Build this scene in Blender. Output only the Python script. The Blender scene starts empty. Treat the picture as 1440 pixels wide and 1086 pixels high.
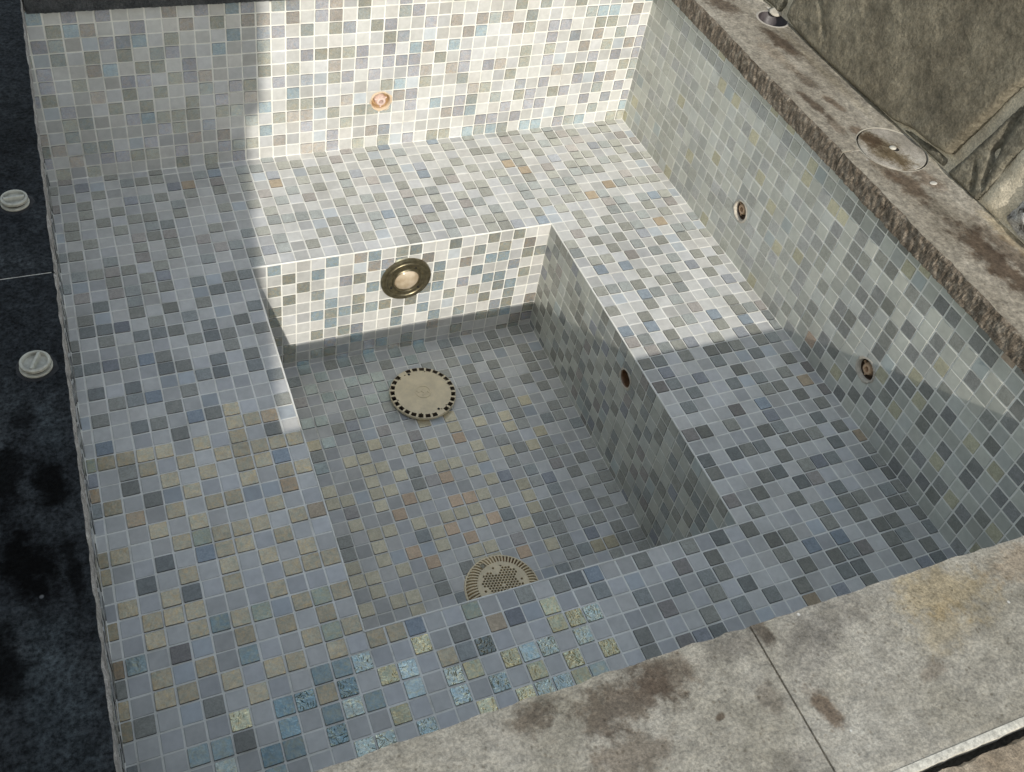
import bpy, bmesh, math, random
from mathutils import Vector, Matrix, noise

random.seed(11)
U = 0.045                      # one mosaic tile pitch in metres
C = bpy.context.scene.collection
SC = bpy.context.scene

# ------------------------------------------------------------------ helpers
def link(o, parent=None):
    C.objects.link(o)
    if parent is not None:
        o.parent = parent
    return o

def tag(o, label, cat, group=None):
    o['label'] = label; o['category'] = cat
    if group: o['group'] = group
    return o

def thing(name, label, cat, loc=(0, 0, 0), rot=None, group=None):
    o = bpy.data.objects.new(name, None)
    o.empty_display_size = 0.05
    o.location = Vector(loc) * U
    if rot is not None:
        o.rotation_euler = rot.to_euler()
    C.objects.link(o)
    return tag(o, label, cat, group)

def mesh_obj(name, bm, mat, parent=None, scale=U, smooth=False):
    bmesh.ops.scale(bm, vec=(scale,) * 3, verts=bm.verts)
    me = bpy.data.meshes.new(name)
    bm.to_mesh(me); bm.free()
    if isinstance(mat, (list, tuple)):
        for m in mat: me.materials.append(m)
    else:
        me.materials.append(mat)
    if smooth:
        for p in me.polygons: p.use_smooth = True
    return link(bpy.data.objects.new(name, me), parent)

def smooth_by_angle(o, ang=35):
    me = o.data
    for p in me.polygons: p.use_smooth = True
    me.set_sharp_from_angle(angle=math.radians(ang))
    return o

ROT_BACK = Matrix(((1, 0, 0), (0, 0, -1), (0, 1, 0)))          # local z -> -y
ROT_RIGHT = Matrix(((0, 0, -1), (-1, 0, 0), (0, 1, 0)))        # local z -> -x

def lathe(bm, prof, seg=48, cx=0, cy=0, rx=1.0, mi=0):
    rings = []
    for r, z in prof:
        if r < 1e-6:
            rings.append([bm.verts.new((cx, cy, z))])
        else:
            rings.append([bm.verts.new((cx + rx * r * math.cos(2 * math.pi * i / seg),
                                        cy + r * math.sin(2 * math.pi * i / seg), z)) for i in range(seg)])
    for a, b in zip(rings[:-1], rings[1:]):
        for i in range(seg):
            j = (i + 1) % seg
            if len(a) == 1 and len(b) == 1: continue
            if len(a) == 1: f = bm.faces.new((a[0], b[i], b[j]))
            elif len(b) == 1: f = bm.faces.new((a[i], b[0], a[j]))
            else: f = bm.faces.new((a[i], b[i], b[j], a[j]))
            f.material_index = mi
    return bm

def box(bm, x0, x1, y0, y1, z0, z1, rot=0.0, c=(0, 0)):
    vs = []
    for x, y, z in ((x0, y0, z0), (x1, y0, z0), (x1, y1, z0), (x0, y1, z0),
                    (x0, y0, z1), (x1, y0, z1), (x1, y1, z1), (x0, y1, z1)):
        xr = c[0] + (x - c[0]) * math.cos(rot) - (y - c[1]) * math.sin(rot)
        yr = c[1] + (x - c[0]) * math.sin(rot) + (y - c[1]) * math.cos(rot)
        vs.append(bm.verts.new((xr, yr, z)))
    for q in ((3, 2, 1, 0), (4, 5, 6, 7), (0, 1, 5, 4), (1, 2, 6, 5), (2, 3, 7, 6), (3, 0, 4, 7)):
        bm.faces.new([vs[i] for i in q])
    return vs

def fbm(p, sc, seed=0.0, oct=4):
    return noise.fractal(Vector((p[0] * sc + seed * 13.7, p[1] * sc - seed * 7.1, p[2] * sc + seed * 3.3)), 1.0, 2.0, oct)

# ------------------------------------------------------------------ materials
def new_mat(name):
    m = bpy.data.materials.new(name); m.use_nodes = True
    nt = m.node_tree; nt.nodes.clear()
    out = nt.nodes.new('ShaderNodeOutputMaterial')
    b = nt.nodes.new('ShaderNodeBsdfPrincipled')
    nt.links.new(b.outputs[0], out.inputs[0])
    return m, nt, b

def N(nt, t, **kw):
    n = nt.nodes.new(t)
    for k, v in kw.items():
        if k.startswith('i_'):
            n.inputs[k[2:].replace('_', ' ')].default_value = v
        else:
            setattr(n, k, v)
    return n

def L(nt, a, b): nt.links.new(a, b)

def math_node(nt, op, a, b=None, clamp=False):
    n = N(nt, 'ShaderNodeMath', operation=op, use_clamp=clamp)
    for i, v in enumerate((a, b)):
        if v is None: continue
        if isinstance(v, (int, float)): n.inputs[i].default_value = v
        else: L(nt, v, n.inputs[i])
    return n.outputs[0]

def mixc(nt, fac, a, b, mode='MIX'):
    n = N(nt, 'ShaderNodeMix', data_type='RGBA', blend_type=mode)
    n.clamp_factor = True
    for s, v in ((n.inputs[0], fac), (n.inputs[6], a), (n.inputs[7], b)):
        if isinstance(v, (int, float)): s.default_value = v
        elif isinstance(v, (tuple, list)): s.default_value = (*v, 1.0)
        else: L(nt, v, s)
    return n.outputs[2]

def noise_tex(nt, vec, scale, detail=4, rough=0.55, w=None, dist=0.0):
    n = N(nt, 'ShaderNodeTexNoise')
    n.inputs['Scale'].default_value = scale
    n.inputs['Detail'].default_value = detail
    n.inputs['Roughness'].default_value = rough
    n.inputs['Distortion'].default_value = dist
    L(nt, vec, n.inputs['Vector'])
    if w is not None:
        n.noise_dimensions = '4D'; L(nt, w, n.inputs['W'])
    return n

def ramp(nt, fac, stops):
    r = N(nt, 'ShaderNodeValToRGB')
    e = r.color_ramp.elements
    while len(e) < len(stops): e.new(0.5)
    for el, (p, c) in zip(e, stops):
        el.position = p
        el.color = (*c, 1) if isinstance(c, (tuple, list)) else (c, c, c, 1)
    L(nt, fac, r.inputs[0])
    return r.outputs[0]

def maprange(nt, v, a, b, c=0.0, d=1.0, smooth=True):
    n = N(nt, 'ShaderNodeMapRange')
    if smooth: n.interpolation_type = 'SMOOTHSTEP'
    L(nt, v, n.inputs[0])
    for i, x in enumerate((a, b, c, d), 1): n.inputs[i].default_value = x
    return n.outputs[0]

def bump(nt, bsdf, h, strength, dist, prev=None):
    b = N(nt, 'ShaderNodeBump')
    if isinstance(strength, (int, float)): b.inputs['Strength'].default_value = strength
    else: L(nt, strength, b.inputs['Strength'])
    b.inputs['Distance'].default_value = dist
    L(nt, h, b.inputs['Height'])
    if prev is not None: L(nt, prev, b.inputs['Normal'])
    L(nt, b.outputs[0], bsdf.inputs['Normal'])
    return b.outputs[0]

def tile_material():
    m, nt, b = new_mat('mosaic_tile')
    at = {k: N(nt, 'ShaderNodeAttribute', attribute_name=k) for k in ('tcol', 'tglass', 'trnd', 'tmet')}
    tc = N(nt, 'ShaderNodeTexCoord')
    obj = tc.outputs['Object']
    w = math_node(nt, 'MULTIPLY', at['trnd'].outputs['Fac'], 40.0)
    n1 = noise_tex(nt, obj, 55, 3, 0.6, w)
    n2 = noise_tex(nt, obj, 9, 3, 0.6)
    ns = noise_tex(nt, obj, 130, 4, 0.65, w, 1.6)
    gl_ = at['tglass'].outputs['Fac']
    va = maprange(nt, n1.outputs[0], 0.25, 0.75, 0.92, 1.07)
    vb = maprange(nt, ns.outputs[0], 0.3, 0.7, 0.80, 1.17)
    mm = N(nt, 'ShaderNodeMix', data_type='FLOAT')
    L(nt, gl_, mm.inputs[0]); L(nt, va, mm.inputs[2]); L(nt, math_node(nt, 'MULTIPLY', va, vb), mm.inputs[3])
    v = mm.outputs[0]
    v2 = maprange(nt, n2.outputs[0], 0.3, 0.7, 0.93, 1.05)
    vv = math_node(nt, 'MULTIPLY', v, v2)
    col = mixc(nt, 1.0, at['tcol'].outputs['Color'], vv, 'MULTIPLY')
    # iridescent tiles carry streaks of a second tint
    n3 = noise_tex(nt, obj, 70, 4, 0.65, w, 1.5)
    tint = ramp(nt, n3.outputs[0], [(0.32, (0.74, 0.92, 1.0)), (0.5, (1, 1, 1)), (0.68, (1.22, 1.04, 0.76))])
    tf = maprange(nt, at['tmet'].outputs['Fac'], 0.2, 0.6, 0.0, 0.9)
    col = mixc(nt, tf, col, mixc(nt, 1.0, col, tint, 'MULTIPLY'))
    L(nt, col, b.inputs['Base Color'])
    g = at['tglass'].outputs['Fac']
    rough = math_node(nt, 'SUBTRACT', maprange(nt, g, 0, 1, 0.38, 0.2, False), math_node(nt, 'MULTIPLY', at['tmet'].outputs['Fac'], 0.06))
    L(nt, rough, b.inputs['Roughness'])
    L(nt, math_node(nt, 'MULTIPLY', at['tmet'].outputs['Fac'], 0.85), b.inputs['Metallic'])
    # hand-cast glass: wavy face, finer crackle on the iridescent ones
    wv = noise_tex(nt, obj, 85, 3, 0.5, w, 0.6)
    fine = noise_tex(nt, obj, 420, 2, 0.6, w)
    s1 = math_node(nt, 'ADD', 0.05, math_node(nt, 'MULTIPLY', g, 0.16))
    p = bump(nt, b, wv.outputs[0], s1, 0.004)
    crk = noise_tex(nt, obj, 55, 2, 0.45, w, 1.0)
    cs = maprange(nt, at['tmet'].outputs['Fac'], 0.65, 1.0, 0.0, 1.0)
    p = bump(nt, b, math_node(nt, 'ABSOLUTE', math_node(nt, 'SUBTRACT', crk.outputs[0], 0.5)), cs, 0.012, p)
    bump(nt, b, fine.outputs[0], 0.08, 0.0006, p)
    return m

def grout_material():
    m, nt, b = new_mat('grout')
    tc = N(nt, 'ShaderNodeTexCoord')
    n = noise_tex(nt, tc.outputs['Object'], 9, 6, 0.7)
    L(nt, ramp(nt, n.outputs[0], [(0.3, (0.50, 0.485, 0.43)), (0.45, (0.70, 0.69, 0.63)), (0.7, (0.80, 0.79, 0.74))]), b.inputs['Base Color'])
    b.inputs['Roughness'].default_value = 0.85
    f = noise_tex(nt, tc.outputs['Object'], 260, 4, 0.6)
    bump(nt, b, f.outputs[0], 0.3, 0.0015)
    return m

def stone_material(name, stops, scale=9, grain=330, grain_dist=0.0022, grain_amt=0.55, gc=(0.66, 1.3), stains=(), spec=0.3, rough=0.85,
                   speck=None, pits=0.0, stretch=(1, 1, 1), mottle=0.25):
    """stains: (x, y, radius_x, radius_y, angle, colour, strength) in tile units on the object's own plane"""
    m, nt, b = new_mat(name)
    tc = N(nt, 'ShaderNodeTexCoord'); o = tc.outputs['Object']
    mp = N(nt, 'ShaderNodeMapping'); mp.inputs['Scale'].default_value = stretch
    L(nt, o, mp.inputs['Vector'])
    ov = mp.outputs[0]
    big = noise_tex(nt, ov, scale, 6, 0.6, dist=0.4)
    col = ramp(nt, big.outputs[0], stops)
    mid = noise_tex(nt, o, scale * 7, 5, 0.65)
    col = mixc(nt, 1.0, col, maprange(nt, mid.outputs[0], 0.25, 0.75, 1 - mottle, 1 + mottle), 'MULTIPLY')
    gr = noise_tex(nt, o, grain, 7, 0.78)
    gr2 = noise_tex(nt, o, grain * 0.33, 3, 0.65)
    col = mixc(nt, 1.0, col, maprange(nt, gr.outputs[0], 0.32, 0.68, *gc), 'MULTIPLY')
    wob = noise_tex(nt, o, 22, 5, 0.7)
    wob2 = noise_tex(nt, o, 7, 4, 0.6)
    for (sx, sy, rx, ry, ang, sc_, st) in stains:
        mm = N(nt, 'ShaderNodeMapping', vector_type='TEXTURE')
        mm.inputs['Location'].default_value = (sx * U, sy * U, 0)
        mm.inputs['Rotation'].default_value = (0, 0, ang)
        mm.inputs['Scale'].default_value = (rx * U, ry * U, 1000)
        L(nt, o, mm.inputs['Vector'])
        ln = N(nt, 'ShaderNodeVectorMath', operation='LENGTH'); L(nt, mm.outputs[0], ln.inputs[0])
        d = math_node(nt, 'ADD', ln.outputs['Value'], math_node(nt, 'MULTIPLY', math_node(nt, 'SUBTRACT', wob.outputs[0], 0.5), 1.9))
        d = math_node(nt, 'ADD', d, math_node(nt, 'MULTIPLY', math_node(nt, 'SUBTRACT', wob2.outputs[0], 0.5), 1.0))
        d = math_node(nt, 'ADD', d, math_node(nt, 'MULTIPLY', math_node(nt, 'SUBTRACT', gr2.outputs[0], 0.5), 1.1))
        f = maprange(nt, d, 0.4, 1.2, st, 0.0)
        col = mixc(nt, f, col, mixc(nt, 1.0, col, sc_, 'MULTIPLY'))
    if pits:
        vp = N(nt, 'ShaderNodeTexVoronoi'); vp.inputs['Scale'].default_value = 95
        L(nt, mixv(nt, o, wob.outputs['Color'], 0.012), vp.inputs['Vector'])
        keep = maprange(nt, noise_tex(nt, o, 48, 3).outputs[0], 0.46, 0.6)
        pf = math_node(nt, 'MULTIPLY', maprange(nt, vp.outputs['Distance'], 0.12, 0.34, 1, 0), keep)
        col = mixc(nt, math_node(nt, 'MULTIPLY', pf, pits), col, mixc(nt, 1.0, col, (0.42, 0.38, 0.33), 'MULTIPLY'))
    if speck:
        vo = N(nt, 'ShaderNodeTexVoronoi'); vo.inputs['Scale'].default_value = speck[0]
        L(nt, o, vo.inputs['Vector'])
        f = maprange(nt, vo.outputs['Distance'], 0.05, 0.13, 1, 0)
        pick = maprange(nt, noise_tex(nt, o, speck[0] * 0.4, 2).outputs[0], 0.6, 0.66)
        col = mixc(nt, math_node(nt, 'MULTIPLY', f, pick), col, speck[1])
    L(nt, col, b.inputs['Base Color'])
    b.inputs['Roughness'].default_value = rough
    b.inputs['Specular IOR Level'].default_value = spec
    p = bump(nt, b, gr2.outputs[0], grain_amt, grain_dist * 2.2)
    bump(nt, b, gr.outputs[0], grain_amt, grain_dist, p)
    return m

def mixv(nt, a, b, k):
    m = N(nt, 'ShaderNodeVectorMath', operation='MULTIPLY_ADD')
    L(nt, b, m.inputs[0]); m.inputs[1].default_value = (k, k, k); L(nt, a, m.inputs[2])
    return m.outputs[0]

def simple_mat(name, col, rough=0.5, metal=0.0, var=0.2, scale=60, bumpd=0.0, coat=0.0):
    m, nt, b = new_mat(name)
    tc = N(nt, 'ShaderNodeTexCoord')
    n = noise_tex(nt, tc.outputs['Object'], scale, 5, 0.65)
    c = mixc(nt, 1.0, (*col,), maprange(nt, n.outputs[0], 0.25, 0.75, 1 - var, 1 + var), 'MULTIPLY')
    L(nt, c, b.inputs['Base Color'])
    b.inputs['Metallic'].default_value = metal
    L(nt, maprange(nt, n.outputs[0], 0.3, 0.7, rough * 0.8, min(1, rough * 1.25)), b.inputs['Roughness'])
    b.inputs['Coat Weight'].default_value = coat
    if bumpd: bump(nt, b, n.outputs[0], 0.5, bumpd)
    return m

M_TILE = tile_material()
M_GROUT = grout_material()

# ------------------------------------------------------------------ mosaic
# geometry in tile units: x right, y away from the viewer, z up; bench top is z = 0
XL, XR, YB, YF = 0.38, 45.67, 1.68, -48.75
WX0, WX1, WY0, WY1, WZ = 11.94, 33.94, -10.0, -37.1, -10.55
TOP, LIP = 14.4, 12.9

rng = random.Random(5)

def smoothstep(a, b, x):
    t = max(0, min(1, (x - a) / (b - a))); return t * t * (3 - 2 * t)

def pick_tile(pos, zone, bias=0.0):
    """-> colour, glass(0/1), iridescence(0..1)"""
    r = rng.random()
    x, y, z = pos
    matte_p = {'floor': 0.50, 'right': 0.56, 'rriser': 0.6}.get(zone, 0.57)
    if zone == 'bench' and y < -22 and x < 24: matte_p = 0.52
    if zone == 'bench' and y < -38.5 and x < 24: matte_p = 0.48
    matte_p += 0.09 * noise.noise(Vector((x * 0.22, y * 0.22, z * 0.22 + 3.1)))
    matte_p += bias
    j = rng.uniform(-1, 1)
    if r < matte_p:
        v = rng.choice((0.53, 0.53, 0.52, 0.51, 0.46, 0.45, 0.40)) + 0.02 * j
        t = rng.random()
        if t < 0.5: c = (v, v * 0.995, v * 0.945)
        elif t < 0.78: c = (v * 0.975, v * 0.98, v * 0.965)
        elif t < 0.94: c = (v * 1.0, v * 0.98, v * 0.92)
        else: c = (v * 0.87, v * 0.93, v * 0.96)
        if zone in ('right', 'rriser'): c = (c[0] * 0.97, c[1] * 0.99, c[2] * 0.92)
        return c, 0.0, 0.0
    v = 0.27 + 0.07 * j
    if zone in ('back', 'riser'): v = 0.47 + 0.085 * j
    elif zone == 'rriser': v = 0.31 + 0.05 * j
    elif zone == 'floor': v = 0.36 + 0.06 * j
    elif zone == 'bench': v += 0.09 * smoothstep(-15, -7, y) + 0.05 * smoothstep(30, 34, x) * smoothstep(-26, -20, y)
    t = rng.random()
    if t < 0.55: c = (v, v * 1.0, v * 0.88)
    elif t < 0.82: c = (v * 0.95, v * 1.0, v * 0.95)
    elif t < 0.93: c = (v * 1.05, v * 0.98, v * 0.9)
    else: c = (v * 0.94, v * 0.98, v * 1.03)
    k = rng.random()
    h = rng.random()
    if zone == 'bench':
        # view-angle sheen painted into colour: gold on left bench, mixed crackle on front
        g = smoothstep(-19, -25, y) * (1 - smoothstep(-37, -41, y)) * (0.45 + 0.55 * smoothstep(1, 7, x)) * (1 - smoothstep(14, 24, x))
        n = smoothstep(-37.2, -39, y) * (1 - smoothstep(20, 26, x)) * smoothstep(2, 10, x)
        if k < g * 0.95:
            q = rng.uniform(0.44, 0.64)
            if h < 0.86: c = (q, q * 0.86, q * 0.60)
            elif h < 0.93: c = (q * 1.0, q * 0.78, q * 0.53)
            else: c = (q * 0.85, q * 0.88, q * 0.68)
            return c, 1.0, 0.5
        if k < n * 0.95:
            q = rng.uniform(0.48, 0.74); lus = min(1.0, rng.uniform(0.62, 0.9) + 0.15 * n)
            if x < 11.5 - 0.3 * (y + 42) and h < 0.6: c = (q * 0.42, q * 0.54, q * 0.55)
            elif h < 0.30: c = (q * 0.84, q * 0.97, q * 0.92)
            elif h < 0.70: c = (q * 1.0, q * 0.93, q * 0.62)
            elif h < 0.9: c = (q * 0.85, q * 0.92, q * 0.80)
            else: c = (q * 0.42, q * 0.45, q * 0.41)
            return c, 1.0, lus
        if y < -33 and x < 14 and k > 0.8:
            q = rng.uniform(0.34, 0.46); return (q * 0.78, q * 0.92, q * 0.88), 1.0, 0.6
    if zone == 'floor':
        g = smoothstep(-15, -19, y) * (1 - smoothstep(24, 33, x)) * 0.85  # angle-dependent sheen painted into the floor glass: teal far, gold nearer
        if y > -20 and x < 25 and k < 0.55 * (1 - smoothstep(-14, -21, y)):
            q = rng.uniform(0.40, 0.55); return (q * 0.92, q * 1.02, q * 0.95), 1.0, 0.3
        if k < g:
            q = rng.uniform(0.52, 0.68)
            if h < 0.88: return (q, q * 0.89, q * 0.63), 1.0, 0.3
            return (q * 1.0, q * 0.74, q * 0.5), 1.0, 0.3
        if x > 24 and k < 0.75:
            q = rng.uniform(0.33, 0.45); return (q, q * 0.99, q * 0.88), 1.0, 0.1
    if zone == 'right':
        if k < 0.12:
            q = rng.uniform(0.44, 0.54); return (q * 1.0, q * 0.95, q * 0.68), 1.0, 0.1
        if k < 0.128:
            q = rng.uniform(0.38, 0.5); return (q * 1.05, q * 0.82, q * 0.62), 1.0, 0.1
        q = 0.255 + 0.045 * j + 0.17 * smoothstep(-29, -20, y)  # far glass painted paler, for its reflections at grazing view
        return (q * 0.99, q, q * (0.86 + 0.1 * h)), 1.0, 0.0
    if zone in ('riser', 'back'):
        if k < (0.30 if zone == 'riser' else 0.10):
            q = rng.uniform(0.46, 0.64); c = (q * 0.80, q * 0.94, q * 1.0)
        elif k < 0.36: c = (v * 1.03, v * 1.03, v * 1.09)
        elif k < 0.42: c = (v * 1.1, v * 1.02, v * 0.93)
        return c, 1.0, (0.62 if zone == 'riser' else 0.42)
    if zone == 'bench' and k > 0.985:
        q = rng.uniform(0.34, 0.44); c = (q * 1.05, q * 0.85, q * 0.6)
    elif zone == 'bench' and k > 0.96:
        q = rng.uniform(0.3, 0.42); c = (q * 0.8, q * 0.92, q * 1.02)
    return c, 1.0, 0.0

class Mosaic:
    def __init__(s, zone): s.bm = bmesh.new(); s.zone = zone; s.att = []; s.holes = []
    def face(s, pts, mi, col, gl, rn, met):
        vs = [s.bm.verts.new(p) for p in pts]
        f = s.bm.faces.new(vs); f.material_index = mi
        s.att.append((col, gl, rn, met))
    def panel(s, o, e1, e2, xs, ys, holes=()):
        o, e1, e2 = Vector(o), Vector(e1), Vector(e2); n = e1.cross(e2)
        P = lambda a, b, h=0.0: o + e1 * a + e2 * b + n * h
        def cut(a0, a1, b0, b1, h, mi, info, K=14):
            for i in range(K):
                for j in range(K):
                    q = [(a0 + (a1 - a0) * (i + di) / K, b0 + (b1 - b0) * (j + dj) / K) for di, dj in ((0, 0), (1, 0), (1, 1), (0, 1))]
                    out = []; inside = 0
                    for (a, b) in q:
                        for (hx, hy, hr) in holes:
                            d = math.hypot(a - hx, b - hy)
                            if d < hr - 1e-6:
                                inside += 1
                                k = hr / max(d, 1e-4); a, b = hx + (a - hx) * k, hy + (b - hy) * k
                        out.append((a, b))
                    if inside == 4: continue
                    s.face([P(a, b, h) for a, b in out], mi, *info)
        prev_row = {}
        for a0, a1 in zip(xs[:-1], xs[1:]):
            last = 0
            for b0, b1 in zip(ys[:-1], ys[1:]):
                near = [h for h in holes if max(a0 - h[0], 0, h[0] - a1) ** 2 + max(b0 - h[1], 0, h[1] - b1) ** 2 < h[2] ** 2]
                dull = ((0.7, 0.69, 0.63), 0.0, 0.0, 0.0)
                if near: cut(a0, a1, b0, b1, 0.0, 1, dull)
                else: s.face([P(a0, b0), P(a1, b0), P(a1, b1), P(a0, b1)], 1, *dull)
                w, hgt = a1 - a0, b1 - b0
                if w < 0.2 or hgt < 0.2: continue
                c = P((a0 + a1) / 2, (b0 + b1) / 2)
                col, gl, met = pick_tile(c, s.zone, 0.115 * (prev_row.get(b0, 0) + last))
                last = 1 if gl else -1; prev_row[b0] = last
                rn = rng.random()
                g = 0.054 if gl else 0.045
                g += rng.uniform(-0.006, 0.008)
                jx, jy = rng.uniform(-0.014, 0.014), rng.uniform(-0.014, 0.014)
                ang = rng.uniform(-0.011, 0.011)
                top = 0.068 if gl else 0.026
                if s.zone in ('right', 'rriser'): top = 0.027 if s.zone == 'right' else 0.036
                tx, ty = rng.uniform(-1, 1) * 0.016, rng.uniform(-1, 1) * 0.016
                ca, cb = (a0 + a1) / 2 + jx, (b0 + b1) / 2 + jy
                hw, hh = w / 2 - g, hgt / 2 - g
                if near:
                    cut(ca - hw, ca + hw, cb - hh, cb + hh, top, 0, (col, gl, rn, met)); continue
                ch = 0.026 if gl else 0.016
                def ring(ex, h):
                    pts = []
                    for sx, sy, first in ((1, -1, 0), (1, 1, 1), (-1, 1, 0), (-1, -1, 1)):
                        p1 = (sx * (hw - ex), sy * (hh - ex - ch)); p2 = (sx * (hw - ex - ch), sy * (hh - ex))
                        pts += [p2, p1] if first == 0 else [p1, p2]
                    res = []
                    for (u_, v_) in pts:
                        a = ca + u_ * math.cos(ang) - v_ * math.sin(ang); b = cb + u_ * math.sin(ang) + v_ * math.cos(ang)
                        res.append(P(a, b, h + (u_ * tx + v_ * ty) * (1 if h > 0 else 0)))
                    return res
                bot = ring(0.0, -0.01)
                midr = ring(0.004, top - 0.012)
                tp = ring(0.014 if gl else 0.02, top)
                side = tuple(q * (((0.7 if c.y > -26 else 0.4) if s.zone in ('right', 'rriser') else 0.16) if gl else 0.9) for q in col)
                for i in range(8):
                    k = (i + 1) % 8
                    s.face([bot[i], bot[k], midr[k], midr[i]], 0, side, 0.0, rn, 0.0)
                    s.face([midr[i], midr[k], tp[k], tp[i]], 0, tuple(q * (0.75 if gl else 0.97) for q in col), gl, rn, met)
                s.face(tp, 0, col, gl, rn, met)
    def build(s, name, parent):
        bmesh.ops.scale(s.bm, vec=(U,) * 3, verts=s.bm.verts)
        me = bpy.data.meshes.new(name); s.bm.to_mesh(me); s.bm.free()
        me.materials.append(M_TILE); me.materials.append(M_GROUT)
        a = me.attributes.new('tcol', 'FLOAT_COLOR', 'FACE')
        a.data.foreach_set('color', [v for t in s.att for v in (*t[0], 1.0)])
        for nme, k in (('tglass', 1), ('trnd', 2), ('tmet', 3)):
            a = me.attributes.new(nme, 'FLOAT', 'FACE')
            a.data.foreach_set('value', [float(t[k]) for t in s.att])
        return link(bpy.data.objects.new(name, me), parent)

def lines(a, b, start):
    """grid lines from a to b with unit pitch passing through start"""
    r = [a]; x = math.ceil(a - start + 1e-6) + start
    while x < b - 1e-6:
        if x - r[-1] > 0.12: r.append(x)
        x += 1
    r.append(b); return r

spa = thing('spa_pool', 'empty sunken spa lined with grey, white and iridescent glass mosaic, bench around a square footwell', 'spa pool')

X_GRID = WX0 - 12
xs_full = lines(XL, XR, WX0)
xs_l = [x for x in xs_full if x <= WX0 + 1e-4]
xs_m = [WX0 + i for i in range(23)]
xs_r = [x for x in xs_full if x >= WX1 - 1e-4]
ys_back = lines(WY0, YB, 0)
ys_mid = [WY1 + (WY0 - WY1) * i / 27 for i in range(28)]
ys_front = lines(YF, WY1, WY1)

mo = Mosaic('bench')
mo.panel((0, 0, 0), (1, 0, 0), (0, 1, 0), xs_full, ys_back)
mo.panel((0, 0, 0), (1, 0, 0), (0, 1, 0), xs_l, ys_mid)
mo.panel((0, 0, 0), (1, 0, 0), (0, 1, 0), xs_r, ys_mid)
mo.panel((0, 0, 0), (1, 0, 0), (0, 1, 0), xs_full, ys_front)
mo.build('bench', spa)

zs = [0.0] + [float(i) for i in range(1, 13)] + [13.05]
zs = [0.0, 1, 2, 3, 4, 5, 6, 7, 8, 9, 10, 11, 12, 13.05]
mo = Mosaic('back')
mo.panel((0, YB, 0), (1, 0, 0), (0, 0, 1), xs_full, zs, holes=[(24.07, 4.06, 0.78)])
mo.build('back_wall', spa)
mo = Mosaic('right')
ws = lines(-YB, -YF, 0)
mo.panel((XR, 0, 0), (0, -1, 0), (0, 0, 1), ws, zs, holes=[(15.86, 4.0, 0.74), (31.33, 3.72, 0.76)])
mo.build('right_wall', spa)
mo = Mosaic('left')
mo.panel((XL, 0, 0), (0, 1, 0), (0, 0, 1), lines(YF, YB, 0), zs)
mo.build('left_wall', spa)
mo = Mosaic('left')
mo.panel((0, YF, 0), (-1, 0, 0), (0, 0, 1), [-x for x in reversed(xs_full)], zs)
mo.build('front_wall', spa)

zr = [WZ] + [-i for i in range(10, -1, -1)]
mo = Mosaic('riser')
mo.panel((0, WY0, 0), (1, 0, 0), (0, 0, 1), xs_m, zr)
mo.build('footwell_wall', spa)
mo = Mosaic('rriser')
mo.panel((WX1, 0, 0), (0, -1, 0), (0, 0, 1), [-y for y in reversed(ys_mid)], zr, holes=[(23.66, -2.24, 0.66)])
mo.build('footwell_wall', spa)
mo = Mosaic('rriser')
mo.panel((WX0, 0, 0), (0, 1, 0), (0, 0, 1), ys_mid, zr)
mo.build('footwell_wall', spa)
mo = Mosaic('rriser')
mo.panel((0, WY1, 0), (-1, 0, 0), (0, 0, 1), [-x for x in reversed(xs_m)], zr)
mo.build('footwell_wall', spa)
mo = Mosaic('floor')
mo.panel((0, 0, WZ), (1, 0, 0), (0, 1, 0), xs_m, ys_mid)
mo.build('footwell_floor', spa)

def bead(bm, a, b, r):
    a, b = Vector(a), Vector(b); d = (b - a).normalized()
    u_ = d.orthogonal().normalized(); v_ = d.cross(u_)
    n = max(1, int((b - a).length / 0.5)); prev = None
    for i in range(n + 1):
        p = a.lerp(b, i / n); rr = r * (1 + 0.25 * fbm(p, 0.8, 4.0, 3))
        ring = [bm.verts.new(p + (u_ * math.cos(k * math.pi / 4) + v_ * math.sin(k * math.pi / 4)) * rr) for k in range(8)]
        if prev:
            for k in range(8):
                j = (k + 1) % 8; bm.faces.new((prev[k], prev[j], ring[j], ring[k]))
        prev = ring
bm = bmesh.new()
for a_, b_, r_ in (((WX0, WY0, 0), (WX1, WY0, 0), 0.075), ((WX1, WY0, 0), (WX1, WY1, 0), 0.06), ((WX1, WY1, 0), (WX0, WY1, 0), 0.06), ((WX0, WY1, 0), (WX0, WY0, 0), 0.06),
                   ((XL, YB, 0), (XR, YB, 0), 0.075), ((XR, YB, 0), (XR, YF, 0), 0.07), ((XL, YF, 0), (XL, YB, 0), 0.07), ((XR, YB, 0), (XR, YB, 13), 0.075), ((XL, YB, 0), (XL, YB, 13), 0.07),
                   ((WX1, WY0, WZ), (WX1, WY0, 0), 0.07), ((WX0, WY0, WZ), (WX0, WY0, 0), 0.06), ((WX0, WY0, WZ), (WX1, WY0, WZ), 0.07), ((WX1, WY0, WZ), (WX1, WY1, WZ), 0.07), ((WX0, WY0, WZ), (WX0, WY1, WZ), 0.07)):
    bead(bm, a_, b_, r_)
mesh_obj('corner_grout', bm, M_GROUT, spa, smooth=True)

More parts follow.
